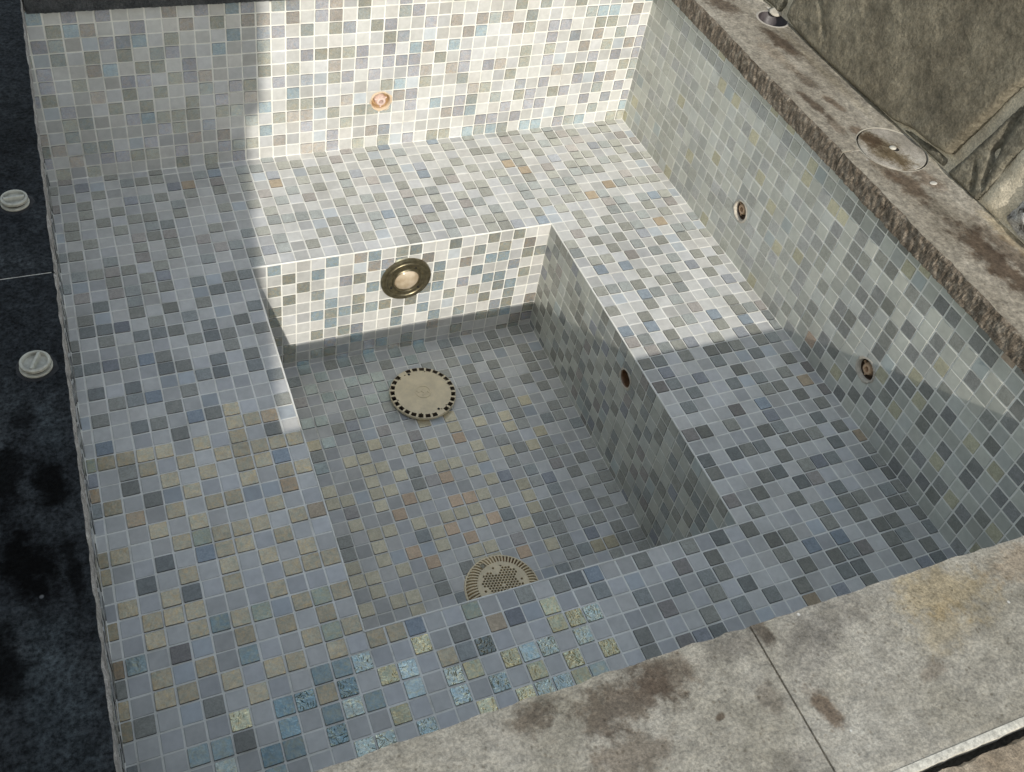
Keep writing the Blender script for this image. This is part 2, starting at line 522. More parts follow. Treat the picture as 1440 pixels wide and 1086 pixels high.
# ------------------------------------------------------------------ fittings
M_PLASTER = simple_mat('fitting_mortar', (0.46, 0.42, 0.35), 0.9, 0, 0.2, 120, 0.002)
M_BRASS = simple_mat('tan_brass', (0.50, 0.33, 0.17), 0.4, 0.25, 0.35, 90, 0.0006)
M_PIPE = simple_mat('brown_pipe', (0.05, 0.026, 0.013), 0.5, 0.0, 0.35, 80)
M_NOZZLE = simple_mat('pale_bronze_nozzle', (0.56, 0.38, 0.24), 0.35, 0.1, 0.15, 90)
M_BLACK = simple_mat('dark_void', (0.012, 0.010, 0.008), 0.8, 0.0, 0.2, 50)

def collar(r0, r1, seed, lift=0.09, seg=56):
    bm = bmesh.new(); rings = []
    prof = [(r0 - 0.02, -0.25), (r0, lift * 0.8), (0.5 * (r0 + r1), lift), (r1 - 0.05, lift * 0.75), (r1, 0.02)]
    for k, (r, z) in enumerate(prof):
        ring = []
        for i in range(seg):
            a = 2 * math.pi * i / seg
            n = fbm((math.cos(a), math.sin(a), k * 0.3), 1.6, seed, 3)
            rr = r * (1 + (0.10 * n if k >= 2 else 0.03 * n))
            ring.append(bm.verts.new((rr * math.cos(a), rr * math.sin(a), z + 0.03 * n * (k > 0))))
        rings.append(ring)
    for a, b in zip(rings[:-1], rings[1:]):
        for i in range(seg):
            j = (i + 1) % seg; bm.faces.new((a[j], a[i], b[i], b[j]))
    return bm

def jet(label, loc, rot, r, nozzle_off, seed, mats, nr=0.36):
    t = thing('jet_fitting', label, 'jet fitting', loc, rot, 'wall jet fittings')
    mesh_obj('mortar_collar', collar(r * 0.93, r * 1.13, seed, 0.06), mats[0], t, smooth=True)
    bm = bmesh.new()
    lathe(bm, [(r * 0.98, -0.02), (r * 0.97, -0.3), (r * 0.86, -0.34), (r * 0.86, -1.1), (r * 0.8, -1.25), (0, -1.28)], 48)
    mesh_obj('socket', bm, mats[1], t, smooth=True)
    bm = bmesh.new()
    lathe(bm, [(r * 0.80, -0.55), (r * 0.74, -0.36), (r * 0.62, -0.34), (r * 0.56, -0.46), (r * 0.56, -0.9)], 40)
    mesh_obj('lock_ring', bm, mats[2], t, smooth=True)
    bm = bmesh.new()
    ox, oy = nozzle_off
    lathe(bm, [(nr * 1.35, -0.85), (nr * 1.3, -0.45), (nr * 1.12, -0.24), (nr * 0.95, -0.16), (nr * 0.55, -0.15), (nr * 0.5, -0.2), (nr * 0.48, -0.7), (0, -0.72)], 32, ox, oy)
    # small lugs beside the eyeball
    for a in (0.6, 2.7, 4.7):
        box(bm, ox + nr * 1.05, ox + nr * 1.6, oy - 0.05, oy + 0.05, -0.5, -0.26, a, (ox, oy))
    smooth_by_angle(mesh_obj('nozzle', bm, mats[3], t), 40)
    return t

jet('tan brass jet set in the sunlit back wall', (24.07, YB, 4.06), ROT_BACK, 0.80, (0.08, -0.14), 1.0,
    (simple_mat('orange_mortar', (0.58, 0.45, 0.31), 0.8, 0, 0.2, 110, 0.002), simple_mat('orange_socket', (0.40, 0.26, 0.14), 0.45, 0.1, 0.3, 80), M_BRASS, simple_mat('pink_nozzle', (0.62, 0.48, 0.42), 0.4)), 0.34)
jet('dark bronze jet in the sunlit part of the right wall', (XR, -15.86, 4.0), ROT_RIGHT, 0.76, (-0.13, 0.02), 2.0,
    (M_PLASTER, M_PIPE, simple_mat('dark_bronze', (0.05, 0.03, 0.016), 0.4, 0.3), M_NOZZLE), 0.35)
jet('dark bronze jet in the right wall where the shadow edge crosses it', (XR, -31.33, 3.72), ROT_RIGHT, 0.78, (-0.08, -0.08), 3.0,
    (M_PLASTER, M_PIPE, simple_mat('dark_bronze_ring', (0.05, 0.03, 0.016), 0.4, 0.3), M_NOZZLE), 0.35)

# bare suction pipe in the footwell's right wall
t = thing('suction_pipe', 'open brown pipe end cut flush in the shaded footwell wall', 'pipe', (WX1, -23.66, -2.24), ROT_RIGHT)
mesh_obj('mortar_collar', collar(0.62, 0.8, 4.0, 0.07), M_PLASTER, t, smooth=True)
bm = bmesh.new(); lathe(bm, [(0.66, 0.03), (0.6, 0.03), (0.585, -0.1), (0.58, -1.9), (0, -1.95)], 48)
mesh_obj('pipe_wall', bm, simple_mat('cut_pipe', (0.15, 0.08, 0.038), 0.45, 0, 0.3, 60), t, smooth=True)

# underwater light
M_BRONZE = simple_mat('olive_bronze', (0.15, 0.13, 0.08), 0.34, 0.75, 0.35, 70, 0.0005)
t = thing('pool_light', 'round olive bronze pool light with domed lens in the footwell back wall', 'pool light', (22.86, WY0, -3.12), ROT_BACK)
bm = bmesh.new()
lathe(bm, [(1.88, 0.0), (1.88, 0.22), (1.84, 0.30), (1.74, 0.33), (1.66, 0.30), (1.63, 0.36), (1.54, 0.40), (1.45, 0.37), (1.40, 0.30), (1.10, 0.30),
           (1.05, 0.40), (0.98, 0.43), (0.93, 0.38), (0.92, 0.20)], 72)
smooth_by_angle(mesh_obj('bezel', bm, M_BRONZE, t), 45)
bm = bmesh.new()
lathe(bm, [(0.95, 0.12), (0.93, 0.26), (0.86, 0.36), (0.7, 0.45), (0.5, 0.51), (0.25, 0.545), (0, 0.555)], 56)
lens_mat, nt, b = new_mat('milky_lens')
b.inputs['Base Color'].default_value = (0.46, 0.37, 0.26, 1); b.inputs['Roughness'].default_value = 0.14
b.inputs['Coat Weight'].default_value = 1.0; b.inputs['Coat Roughness'].default_value = 0.05
tcn = N(nt, 'ShaderNodeTexCoord'); nn = noise_tex(nt, tcn.outputs['Object'], 25, 4)
L(nt, ramp(nt, nn.outputs[0], [(0.35, (0.36, 0.28, 0.18)), (0.65, (0.55, 0.46, 0.34))]), b.inputs['Base Color'])
mesh_obj('lens', bm, lens_mat, t, smooth=True)
for k, a in enumerate((20, 62, 148, 205, 237, 318)):
    a = math.radians(a); bm = bmesh.new()
    lathe(bm, [(0.085, 0.302), (0.085, 0.36), (0.05, 0.375), (0.045, 0.33), (0, 0.33)], 14, 1.25 * math.cos(a), 1.25 * math.sin(a))
    mesh_obj('screw', bm, M_BLACK if k % 2 else M_BRONZE, t)
bm = bmesh.new()                                           # raised illegible lettering round the upper rim
for k in range(22):
    a = math.radians(40 + k * 5.2); r = 1.24
    h = 0.07 + 0.03 * ((k * 7) % 3)
    box(bm, r - h, r + h, -0.022, 0.022, 0.30, 0.345, a, (0, 0))
    if k % 3: box(bm, r - 0.02, r + 0.02, -0.045, 0.045, 0.30, 0.343, a + 0.02, (0, 0))
mesh_obj('embossing', bm, M_BRONZE, t)

# slotted anti-vortex cover
M_COVER = simple_mat('tan_abs', (0.66, 0.56, 0.38), 0.45, 0, 0.13, 30)
M_COVER2 = simple_mat('tan_abs_side', (0.40, 0.34, 0.25), 0.5, 0, 0.15, 30)
t = thing('drain_cover', 'round tan slotted drain cover with a raised round emblem, under the pool light', 'drain cover', (23.1, -15.2, WZ))
t.rotation_euler[2] = math.radians(8)
bm = bmesh.new()
lathe(bm, [(2.16, 0.08), (2.3, 0.12), (2.42, 0.3), (2.45, 0.42)], 96)
lathe(bm, [(2.45, 0.42), (2.44, 0.5), (2.40, 0.535)], 96)
lathe(bm, [(2.08, 0.55), (1.9, 0.575), (1.2, 0.60), (0.62, 0.605), (0.6, 0.60), (0, 0.60)], 96)
R0, R1, zt_ = 2.085, 2.392, 0.535
skip = {8, 21}
n_sl = 27
for k in range(n_sl):
    c0 = 2 * math.pi * k / n_sl
    half = math.pi / n_sl
    slot = half * 0.70
    def arc(a0, a1, ra, rb, z0, z1, S=4):
        for i in range(S):
            p, q = a0 + (a1 - a0) * i / S, a0 + (a1 - a0) * (i + 1) / S
            bm.faces.new([bm.verts.new(v) for v in ((ra * math.cos(p), ra * math.sin(p), z0), (rb * math.cos(p), rb * math.sin(p), z1),
                                                    (rb * math.cos(q), rb * math.sin(q), z1), (ra * math.cos(q), ra * math.sin(q), z0))])
    if k in skip: arc(c0 - half, c0 + half, 2.08, 2.40, 0.55, zt_, 8); continue
    arc(c0 - half, c0 - slot, 2.08, 2.40, 0.55, zt_); arc(c0 + slot, c0 + half, 2.08, 2.40, 0.55, zt_)
    arc(c0 - slot, c0 + slot, 2.08, R0, 0.55, 0.548); arc(c0 - slot, c0 + slot, R1, 2.40, zt_, zt_)
    for a in (c0 - slot, c0 + slot):
        bm.faces.new([bm.verts.new(v) for v in ((R0 * math.cos(a), R0 * math.sin(a), 0.548), (R1 * math.cos(a), R1 * math.sin(a), zt_),
                                                (R1 * math.cos(a), R1 * math.sin(a), 0.25), (R0 * math.cos(a), R0 * math.sin(a), 0.25))])
    for r in (R0, R1):
        p, q = c0 - slot, c0 + slot
        bm.faces.new([bm.verts.new(v) for v in ((r * math.cos(p), r * math.sin(p), 0.54), (r * math.cos(q), r * math.sin(q), 0.54),
                                                (r * math.cos(q), r * math.sin(q), 0.25), (r * math.cos(p), r * math.sin(p), 0.25))])
bmesh.ops.remove_doubles(bm, verts=bm.verts, dist=0.0005)
for f in bm.faces:
    if min(v.co.z for v in f.verts) < 0.251 and max(v.co.z for v in f.verts) > 0.5: f.material_index = 1
smooth_by_angle(mesh_obj('grille', bm, [M_COVER, simple_mat('slot_shadow_side', (0.12, 0.09, 0.06), 0.6)], t), 35)
bm = bmesh.new(); lathe(bm, [(2.3, 0.13), (1.9, 0.20), (0, 0.20)], 64)
mesh_obj('sump', bm, M_BLACK, t)
bm = bmesh.new()                                           # emblem: H-like bars in a ring
lathe(bm, [(0.60, 0.60), (0.60, 0.64), (0.50, 0.64), (0.50, 0.60)], 40)
for x0, x1, y0, y1 in ((-0.24, -0.14, -0.3, 0.3), (0.14, 0.24, -0.3, 0.3), (-0.14, 0.14, -0.06, 0.06), (0.24, 0.42, 0.2, 0.3), (-0.42, -0.24, -0.3, -0.2)):
    box(bm, x0, x1, y0, y1, 0.60, 0.637, math.radians(-62), (0, 0))
mesh_obj('emblem', bm, M_COVER, t)
for a in (97, 280):
    a = math.radians(a); bm = bmesh.new()
    lathe(bm, [(0.1, 0.592), (0.085, 0.60), (0.075, 0.594), (0, 0.593)], 16, 1.93 * math.cos(a), 1.93 * math.sin(a))
    mesh_obj('screw', bm, M_BLACK, t)

# ribbed dome grate
M_GRATE = simple_mat('cream_abs', (0.76, 0.64, 0.43), 0.45, 0, 0.12, 30)
t = thing('drain_grate', 'cream drain grate with ribbed rim and round holes, half hidden by the front bench', 'drain grate', (23.05, -31.75, WZ))
t.rotation_euler[2] = math.radians(-12)
bm = bmesh.new()
n_rib = 60
for k in range(n_rib):
    a = 2 * math.pi * k / n_rib
    def quad(pts): bm.faces.new([bm.verts.new((r * math.cos(t_), r * math.sin(t_), z)) for r, t_, z in pts])
    w_ = math.pi / n_rib * 0.92
    prof = [(1.60, 0.60), (1.78, 0.57), (2.0, 0.50), (2.2, 0.38), (2.36, 0.2), (2.44, 0.04)]
    for (ra, za), (rb, zb) in zip(prof[:-1], prof[1:]):
        wa, wb = w_ * 0.52, w_ * 0.46
        quad(((ra, a - wa, za), (rb, a - wb, zb), (rb, a + wb, zb), (ra, a + wa, za)))
        for sgn in (-1, 1):
            quad(((ra, a + sgn * wa, za), (rb, a + sgn * wb, zb), (rb, a + sgn * wb * 1.1, max(0, zb - 0.2)), (ra, a + sgn * wa * 1.1, za - 0.24)))
lathe(bm, [(2.36, 0.16), (2.45, 0.13), (2.5, 0.0)], 90)
mesh_obj('rib_ring', bm, M_GRATE, t)
bm = bmesh.new(); lathe(bm, [(2.42, 0.02), (2.2, 0.14), (1.95, 0.27), (1.62, 0.36)], 72)
mesh_obj('recess', bm, simple_mat('brown_recess', (0.24, 0.13, 0.06), 0.7), t)
bm = bmesh.new()
s = 0.118                                                  # hexagonal cells, most of them with a hole
for i in range(-14, 15):
    for j in range(-14, 15):
        hx = s * math.sqrt(3) * (i + 0.5 * (j % 2)); hy = s * 1.5 * j
        d = math.hypot(hx, hy)
        if d > 1.62: continue
        hexp = [(hx + s * math.cos(math.radians(60 * k + 30)), hy + s * math.sin(math.radians(60 * k + 30))) for k in range(6)]
        blank = d > 1.42 or d < 0.1
        for a in (20, 110, 200, 290):
            cxb, cyb = 1.32 * math.cos(math.radians(a)), 1.32 * math.sin(math.radians(a))
            if math.hypot(hx - cxb, hy - cyb) < 0.42 and math.hypot(hx - cxb, hy - cyb) > 0.10: blank = True
        if blank:
            bm.faces.new([bm.verts.new((x, y, 0.6)) for x, y in hexp]); continue
        n = 12; rr = s * 0.70
        circ = [(hx + rr * math.cos(math.radians(30 * k + 30)), hy + rr * math.sin(math.radians(30 * k + 30))) for k in range(n)]
        for k in range(6):
            h0, h1 = hexp[k], hexp[(k + 1) % 6]
            c0, c1, c2 = circ[2 * k], circ[2 * k + 1], circ[(2 * k + 2) % 12]
            bm.faces.new([bm.verts.new((x, y, 0.6)) for x, y in (h0, h1, c2, c1, c0)])
        for k in range(n):
            a_, b_ = circ[k], circ[(k + 1) % n]
            bm.faces.new([bm.verts.new(v) for v in ((*a_, 0.6), (*b_, 0.6), (*b_, 0.42), (*a_, 0.42))])
lathe(bm, [(1.70, 0.57), (1.64, 0.605), (1.46, 0.604), (1.44, 0.59)], 72)
mesh_obj('perforated_plate', bm, M_GRATE, t)
bm = bmesh.new(); lathe(bm, [(1.62, 0.40), (0, 0.40)], 48)
mesh_obj('sump', bm, M_BLACK, t)
bm = bmesh.new(); lathe(bm, [(0.17, 0.56), (0.17, 0.63), (0.13, 0.64), (0.09, 0.60), (0, 0.595)], 20, 1.86 * math.cos(math.radians(128)), 1.86 * math.sin(math.radians(128)))
lathe(bm, [(0.1, 0.606), (0.08, 0.606), (0.03, 0.602), (0, 0.602)], 12, 1.86 * math.cos(math.radians(128)), 1.86 * math.sin(math.radians(128)))
mesh_obj('screw', bm, simple_mat('screw_steel', (0.3, 0.27, 0.2), 0.3, 0.8), t)

# ------------------------------------------------------------------ coping stones
BROWN = (0.36, 0.27, 0.21); DARKB = (0.30, 0.24, 0.20); ORANGE = (1.05, 0.94, 0.74); WHITE = (1.5, 1.5, 1.45); GREY = (0.55, 0.54, 0.55)
K = (0.06, 0.06, 0.06)
STAINS_DARK = [(-0.1, -35.2, 0.7, 1.5, 0.3, K, 0.95), (-1.0, -38.5, 1.1, 2.2, 0.3, K, 0.98), (-1.6, -34.3, 0.9, 1.8, 0.1, K, 0.9), (-1.9, -42, 0.9, 2.0, 0.2, K, 0.9), (0.4, -38.8, 0.3, 2.0, 0.1, K, 0.8), (-0.9, -31.8, 0.6, 1.0, 0.2, K, 0.7), (-0.6, -43.5, 1.2, 3.5, 0.1, (1.7, 1.8, 1.8), 0.7), (0.1, -32.5, 0.5, 1.6, 0, (1.6, 1.7, 1.7), 0.5), (-0.5, -13, 1.6, 5, 0.0, (0.5, 0.5, 0.5), 0.8)]
M_FRONT = stone_material('sandy_bluestone', [(0.25, (0.175, 0.16, 0.125)), (0.45, (0.238, 0.222, 0.183)), (0.6, (0.272, 0.256, 0.218)), (0.78, (0.335, 0.32, 0.278))], 5, 170, 0.0022, 0.55,
    stains=[(13.4, -48.8, 1.2, 0.6, 0.2, DARKB, 0.75), (16.8, -49.3, 2.4, 1.1, 0.1, DARKB, 0.8), (18.6, -48.9, 1.5, 0.8, 0.0, BROWN, 0.6), (21.6, -48.7, 1.6, 0.6, 0.0, GREY, 0.8),
            (16.2, -51.0, 1.6, 0.9, 0.2, BROWN, 0.55), (23.6, -51.7, 0.45, 0.95, 0.25, BROWN, 0.85), (25.5, -48.9, 2.4, 0.9, 0.1, GREY, 0.6), (24.6, -49.6, 2.0, 0.9, 0.1, GREY, 0.4),
            (23.0, -48.5, 0.35, 0.8, 0.2, DARKB, 0.7), (31.0, -49.3, 2.6, 1.3, -0.1, ORANGE, 0.9), (30.0, -50.6, 1.6, 0.9, 0.3, ORANGE, 0.6), (35.5, -49.2, 2.6, 0.9, 0, (0.85, 0.72, 0.6), 0.7),
            (28.4, -51.8, 0.7, 0.4, 0.2, BROWN, 0.45), (21.9, -50.9, 0.5, 0.7, 0.2, DARKB, 0.5), (21.2, -53.0, 1.0, 0.6, 0.1, GREY, 0.6), (19.8, -50.8, 0.25, 0.12, 0.3, DARKB, 0.9)],
    speck=(34, (0.6, 0.59, 0.55)), mottle=0.24, pits=0.6)
M_RIGHT = stone_material('weathered_coping', [(0.3, (0.135, 0.118, 0.09)), (0.43, (0.215, 0.192, 0.152)), (0.58, (0.295, 0.27, 0.222)), (0.75, (0.44, 0.41, 0.355))], 6, 120, 0.0022, 0.45,
    stains=[(48.6, -10.9, 0.75, 2.6, 0.12, DARKB, 0.95), (47.2, -12.5, 0.7, 2.6, 0.1, (0.7, 0.62, 0.55), 0.6), (47.6, -15.2, 0.6, 1.3, 0.1, DARKB, 0.7), (46.3, -17.9, 0.42, 1.7, 0.12, DARKB, 0.9),
            (47.8, -18.0, 0.35, 1.0, 0.2, BROWN, 0.75), (47.4, -21.2, 0.7, 0.8, 0, BROWN, 0.8), (46.4, -20.5, 0.5, 1.2, 0, BROWN, 0.5), (47.3, -26.5, 0.9, 2.2, 0.1, BROWN, 0.8),
            (49.0, -26.4, 0.8, 1.7, 0.2, BROWN, 0.7), (47.9, -33.5, 1.25, 4.6, 0.05, DARKB, 0.98), (49.3, -33.0, 0.9, 3.0, 0.0, BROWN, 0.6), (46.6, -24.9, 0.5, 1.6, 0.1, (0.6, 0.52, 0.45), 0.7),
            (46.9, -4.9, 1.3, 2.2, 0.3, DARKB, 0.85), (50.6, -16, 0.35, 22, 0, WHITE, 0.75), (49.5, -14.5, 0.4, 7, 0, (1.2, 1.18, 1.1), 0.5), (50.3, -31.5, 0.6, 2.2, 0, (1.35, 1.25, 1.05), 0.8)],
    pits=0.6, speck=(22, (0.62, 0.6, 0.56)), stretch=(1, 0.28, 1), mottle=0.32)
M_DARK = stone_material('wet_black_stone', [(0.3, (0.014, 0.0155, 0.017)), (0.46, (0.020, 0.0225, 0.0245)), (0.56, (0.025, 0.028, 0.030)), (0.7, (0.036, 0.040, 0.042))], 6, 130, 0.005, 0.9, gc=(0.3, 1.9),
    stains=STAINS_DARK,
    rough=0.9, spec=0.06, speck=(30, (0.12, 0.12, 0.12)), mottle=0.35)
M_SPLIT = stone_material('split_face_stone', [(0.3, (0.07, 0.055, 0.04)), (0.5, (0.15, 0.122, 0.092)), (0.68, (0.26, 0.225, 0.18)), (0.85, (0.42, 0.38, 0.33))], 40, 140, 0.002, 0.6, rough=0.9, mottle=0.4)
M_SPLITD = stone_material('pale_split_face', [(0.3, (0.16, 0.15, 0.14)), (0.5, (0.30, 0.28, 0.26)), (0.75, (0.42, 0.40, 0.37))], 30, 300, 0.002, 0.6, rough=0.9, mottle=0.3)
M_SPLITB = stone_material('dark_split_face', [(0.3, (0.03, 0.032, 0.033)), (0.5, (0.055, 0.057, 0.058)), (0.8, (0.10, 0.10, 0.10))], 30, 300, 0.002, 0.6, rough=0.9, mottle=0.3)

def coping(name, label, P, length, width, mats, seed, rough=0.22, chip=0.12, step=0.085, z0=LIP, z1=TOP, top_dip=0.0, nface=7):
    """slab; P(s, w, z): s along, w from the inner (pool) edge outwards. inner edge is split stone."""
    bm = bmesh.new(); n = max(2, int(length / step)); secs = []
    for i in range(n + 1):
        s_ = length * i / n
        sec = []
        for k in range(nface + 1):                      # bottom to top on the inner face
            f = k / nface
            z = z0 + (z1 - z0) * f
            h = fbm((s_ * 1.3, z * 0.9, seed), 1.0, seed, 5)
            h2 = fbm((s_ * 4.6 + z * 1.2, z * 1.6, seed), 1.0, seed + 3, 4)
            w = rough * (0.30 * h + 0.36 * h2) + 0.05
            if k == nface: w = 0.10 + chip * fbm((s_ * 0.9, 0, seed), 1.0, seed + 5, 5); w = max(w, -0.05)
            if k == nface: z = z1 - 0.015
            sec.append((w, z))
        for w in (0.45, 1.2, width * 0.5, width - 0.25, width - 0.05):
            sec.append((w, z1 + 0.012 * fbm((s_ * 0.5, w, 0), 0.7, seed, 3) - top_dip * 0))
        sec[-1] = (width, z1 - 0.03)
        sec.append((width, z0))
        secs.append([bm.verts.new(P(s_, w, z)) for w, z in sec])
    m = len(secs[0])
    for a, b in zip(secs[:-1], secs[1:]):
        for k in range(m):
            j = (k + 1) % m
            f = bm.faces.new((a[k], a[j], b[j], b[k]))
            f.material_index = 1 if k < nface else 0
    bm.faces.new(list(reversed(secs[0]))); bm.faces.new(secs[-1])
    bmesh.ops.recalc_face_normals(bm, faces=bm.faces)
    o = mesh_obj(name, bm, mats)
    return o

def carve(o, cutter_bm):
    """boolean-cut the object with a closed mesh, keep the result as plain mesh"""
    bmesh.ops.recalc_face_normals(cutter_bm, faces=cutter_bm.faces)
    c = mesh_obj('cutter', cutter_bm, o.data.materials[0])
    md = o.modifiers.new('cut', 'BOOLEAN'); md.object = c; md.operation = 'DIFFERENCE'; md.solver = 'EXACT'
    dg = bpy.context.evaluated_depsgraph_get(); dg.update()
    me = bpy.data.meshes.new_from_object(o.evaluated_get(dg))
    o.modifiers.clear(); old = o.data; o.data = me
    bpy.data.objects.remove(c, do_unlink=True)
    return o

GC = 'coping slabs around the spa'
XI, XO = 45.0, 50.95
Pr = lambda y0: (lambda s, w, z: (XI + w, y0 - s, z))
far = coping('coping_stone', '', Pr(7.9), 7.9 + 22.86, XO - XI, [M_RIGHT, M_SPLIT], 1.0, rough=0.18, chip=0.10)
tag(far, 'long far slab of right coping with dark streaks and a pipe hole', 'coping stone', GC)
near = coping('coping_stone', '', Pr(-22.96), 48.0 - 22.96, XO - XI, [M_RIGHT, M_SPLIT], 2.0, rough=0.22, chip=0.13)
tag(near, 'near slab of right coping with a broad brown stain below the stone wall', 'coping stone', GC)
LID = (48.62, -23.2, 2.28)
CUP = (49.78, -7.6, 1.1)
for o in (far, near):
    bm = bmesh.new(); lathe(bm, [(0, TOP - 0.5), (LID[2], TOP - 0.5), (LID[2], TOP + 1), (0, TOP + 1)], 72, LID[0], LID[1]); carve(o, bm)
bm = bmesh.new(); lathe(bm, [(0, LIP + 0.1), (CUP[2], LIP + 0.1), (CUP[2], TOP + 1), (0, TOP + 1)], 56, CUP[0], CUP[1]); carve(far, bm)

fr = coping('coping_stone', '', lambda s, w, z: (50.9 - s, -48.08 - w, z), 50.9 - 22.70, 6.22, [M_FRONT, M_SPLITD], 3.0, rough=0.12, chip=0.07)
tag(fr, 'sunlit front coping slab at lower right with an orange-tan patch', 'coping stone', GC)
fl = coping('coping_stone', '', lambda s, w, z: (22.62 - s, -48.08 - w, z), 22.62 + 5.2, 6.22, [M_FRONT, M_SPLITD], 4.0, rough=0.12, chip=0.07)
tag(fl, 'sunlit front coping slab left of the joint, blotched dark brown near the mosaic', 'coping stone', GC)
Pl = lambda y0: (lambda s, w, z: (1.05 - w, y0 + s, z))
ln = coping('coping_stone', '', Pl(-48.0), 48.0 - 23.76, 6.2, [M_DARK, M_SPLITD], 5.0, rough=0.12, chip=0.07)
tag(ln, 'near slab of shaded black left coping with inky damp patches', 'coping stone', GC)
lf = coping('coping_stone', '', Pl(-23.66), 23.66 + 8.0, 6.2, [M_DARK, M_SPLITD], 6.0, rough=0.10, chip=0.05)
tag(lf, 'far slab of shaded black left coping reaching the back corner', 'coping stone', GC)
bk = coping('coping_stone', '', lambda s, w, z: (1.12 + s, 1.12 + w, z), XI - 1.2, 6.2, [M_DARK, M_SPLITB], 7.0, rough=0.2, chip=0.12, z0=13.1)
tag(bk, 'dark back coping slab seen edge-on above the shaded back wall', 'coping stone', GC)

# joint fillers and bed under the coping (part of the setting)
M_BED = stone_material('mortar_bed', [(0.3, (0.42, 0.39, 0.33)), (0.7, (0.62, 0.59, 0.52))], 12, 260, 0.001, 0.4)
bm = bmesh.new()
for x0, x1, y0, y1 in ((XR + 0.35, 51, -48.0, 8), (-5.2, XL - 0.35, -48.0, 8), (-5.2, 51, YF - 5.6, YF - 0.35), (XL - 0.34, XR + 0.34, YB + 0.35, 8)):
    box(bm, x0, x1, y0, y1, 10.5, LIP - 0.01)
box(bm, XI + 0.75, 46.4, -22.955, -22.865, LIP, TOP - 0.03)
box(bm, 22.625, 22.695, -54.2, -48.5, LIP, TOP - 0.16)
box(bm, -5.1, 0.85, -23.74, -23.68, LIP, TOP - 0.03)
o = mesh_obj('mortar_bed', bm, M_BED); o['kind'] = 'structure'

# caps screwed into the left coping
M_CAP = simple_mat('white_plastic', (0.34, 0.33, 0.275), 0.5, 0, 0.3, 60)
def cap(label, x, y, ang, kind):
    t = thing('deck_plug', label, 'deck plug', (x, y, TOP), None, 'plugs in the left coping')
    t.rotation_euler[2] = ang
    bm = bmesh.new(); lathe(bm, [(0.62, 0.0), (0.63, 0.08), (0.60, 0.115), (0.48, 0.12)], 48)
    smooth_by_angle(mesh_obj('flange', bm, M_CAP, t), 40)
    bm = bmesh.new(); lathe(bm, [(0.50, 0.1), (0.50, 0.3)], 40); mesh_obj('thread', bm, M_BLACK, t)
    bm = bmesh.new(); lathe(bm, [(0.48, 0.225), (0.575, 0.23), (0.595, 0.27), (0.585, 0.36), (0.55, 0.39), (0.49, 0.395), (0.465, 0.37), (0.45, 0.24), (0, 0.24)], 48)
    smooth_by_angle(mesh_obj('cap', bm, M_CAP, t), 40)
    bm = bmesh.new()
    vs = box(bm, -0.45, 0.45, -0.12, 0.12, 0.235, 0.415)
    for v in vs[4:]: v.co.y *= 0.42
    smooth_by_angle(mesh_obj('grip', bm, M_CAP, t), 30)
    bm = bmesh.new(); lathe(bm, [(0.80, 0.002), (0.70, 0.016), (0.62, 0.014)], 40)
    for v in bm.verts:
        k = 1 + 0.12 * fbm(v.co, 2.0, x, 3); v.co.x *= k; v.co.y *= k
    mesh_obj('dark_ring', bm, simple_mat('near_black', (0.012, 0.012, 0.013), 0.8), t)  # irregular near-black ring around the flange
    return t
cap('off-white screw plug in the far slab of left coping, grip lying across', -0.33, -18.6, math.radians(4), 0)
cap('off-white screw plug in the near slab of left coping, grip pointing away', -0.12, -29.25, math.radians(68), 1)

# stone skimmer-style lid in the right coping
M_LID = stone_material('lid_stone', [(0.3, (0.22, 0.20, 0.16)), (0.5, (0.31, 0.285, 0.245)), (0.75, (0.42, 0.40, 0.35))], 6, 380, 0.0009, 0.35,
    stains=[(-0.65, 0.1, 1.25, 2.6, 0.35, (0.5, 0.44, 0.33), 0.95), (-0.9, 0.9, 0.8, 1.1, 0, BROWN, 0.9), (-0.2, -0.9, 0.9, 1.3, 0.3, (0.6, 0.52, 0.4), 0.8)], mottle=0.25)
t = thing('access_cover', 'round stone access lid with a finger hole, set flush in the right coping', 'lid', (LID[0], LID[1], TOP))
bm = bmesh.new(); lathe(bm, [(2.10, -0.45), (2.13, -0.02), (2.11, 0.005), (0.9, 0.012), (0, 0.012)], 96)
lid = mesh_obj('cover_disc', bm, M_LID, t)
smooth_by_angle(lid, 40)
bm = bmesh.new(); lathe(bm, [(2.27, -0.45), (2.275, 0.012), (2.235, 0.016), (2.225, -0.02), (2.22, -0.4)], 96)
mesh_obj('cover_frame', bm, simple_mat('lid_frame_stone', (0.33, 0.31, 0.26), 0.8, 0, 0.2, 60), t, smooth=True)
bm = bmesh.new(); lathe(bm, [(0, 0.0165), (0.2, 0.0165)], 28, 0.2, -0.1, 1.15)
mesh_obj('finger_hole', bm, M_BLACK, t)
bm = bmesh.new()
lathe(bm, [(0.20, 0.02), (0.18, 0.07), (0.1, 0.1), (0, 0.11)], 24, 0.10, 0.07, 1.2)  # pale dome stands in for the white reflection at the finger hole
mesh_obj('hole_glint', bm, simple_mat('glint_pale', (0.45, 0.43, 0.37), 0.7, 0, 0.1, 80), t, smooth=True)
# the dish behind the lid gap
bm = bmesh.new(); lathe(bm, [(2.26, -0.46), (0, -0.46)], 48)
mesh_obj('cover_seat', bm, M_BLACK, t)

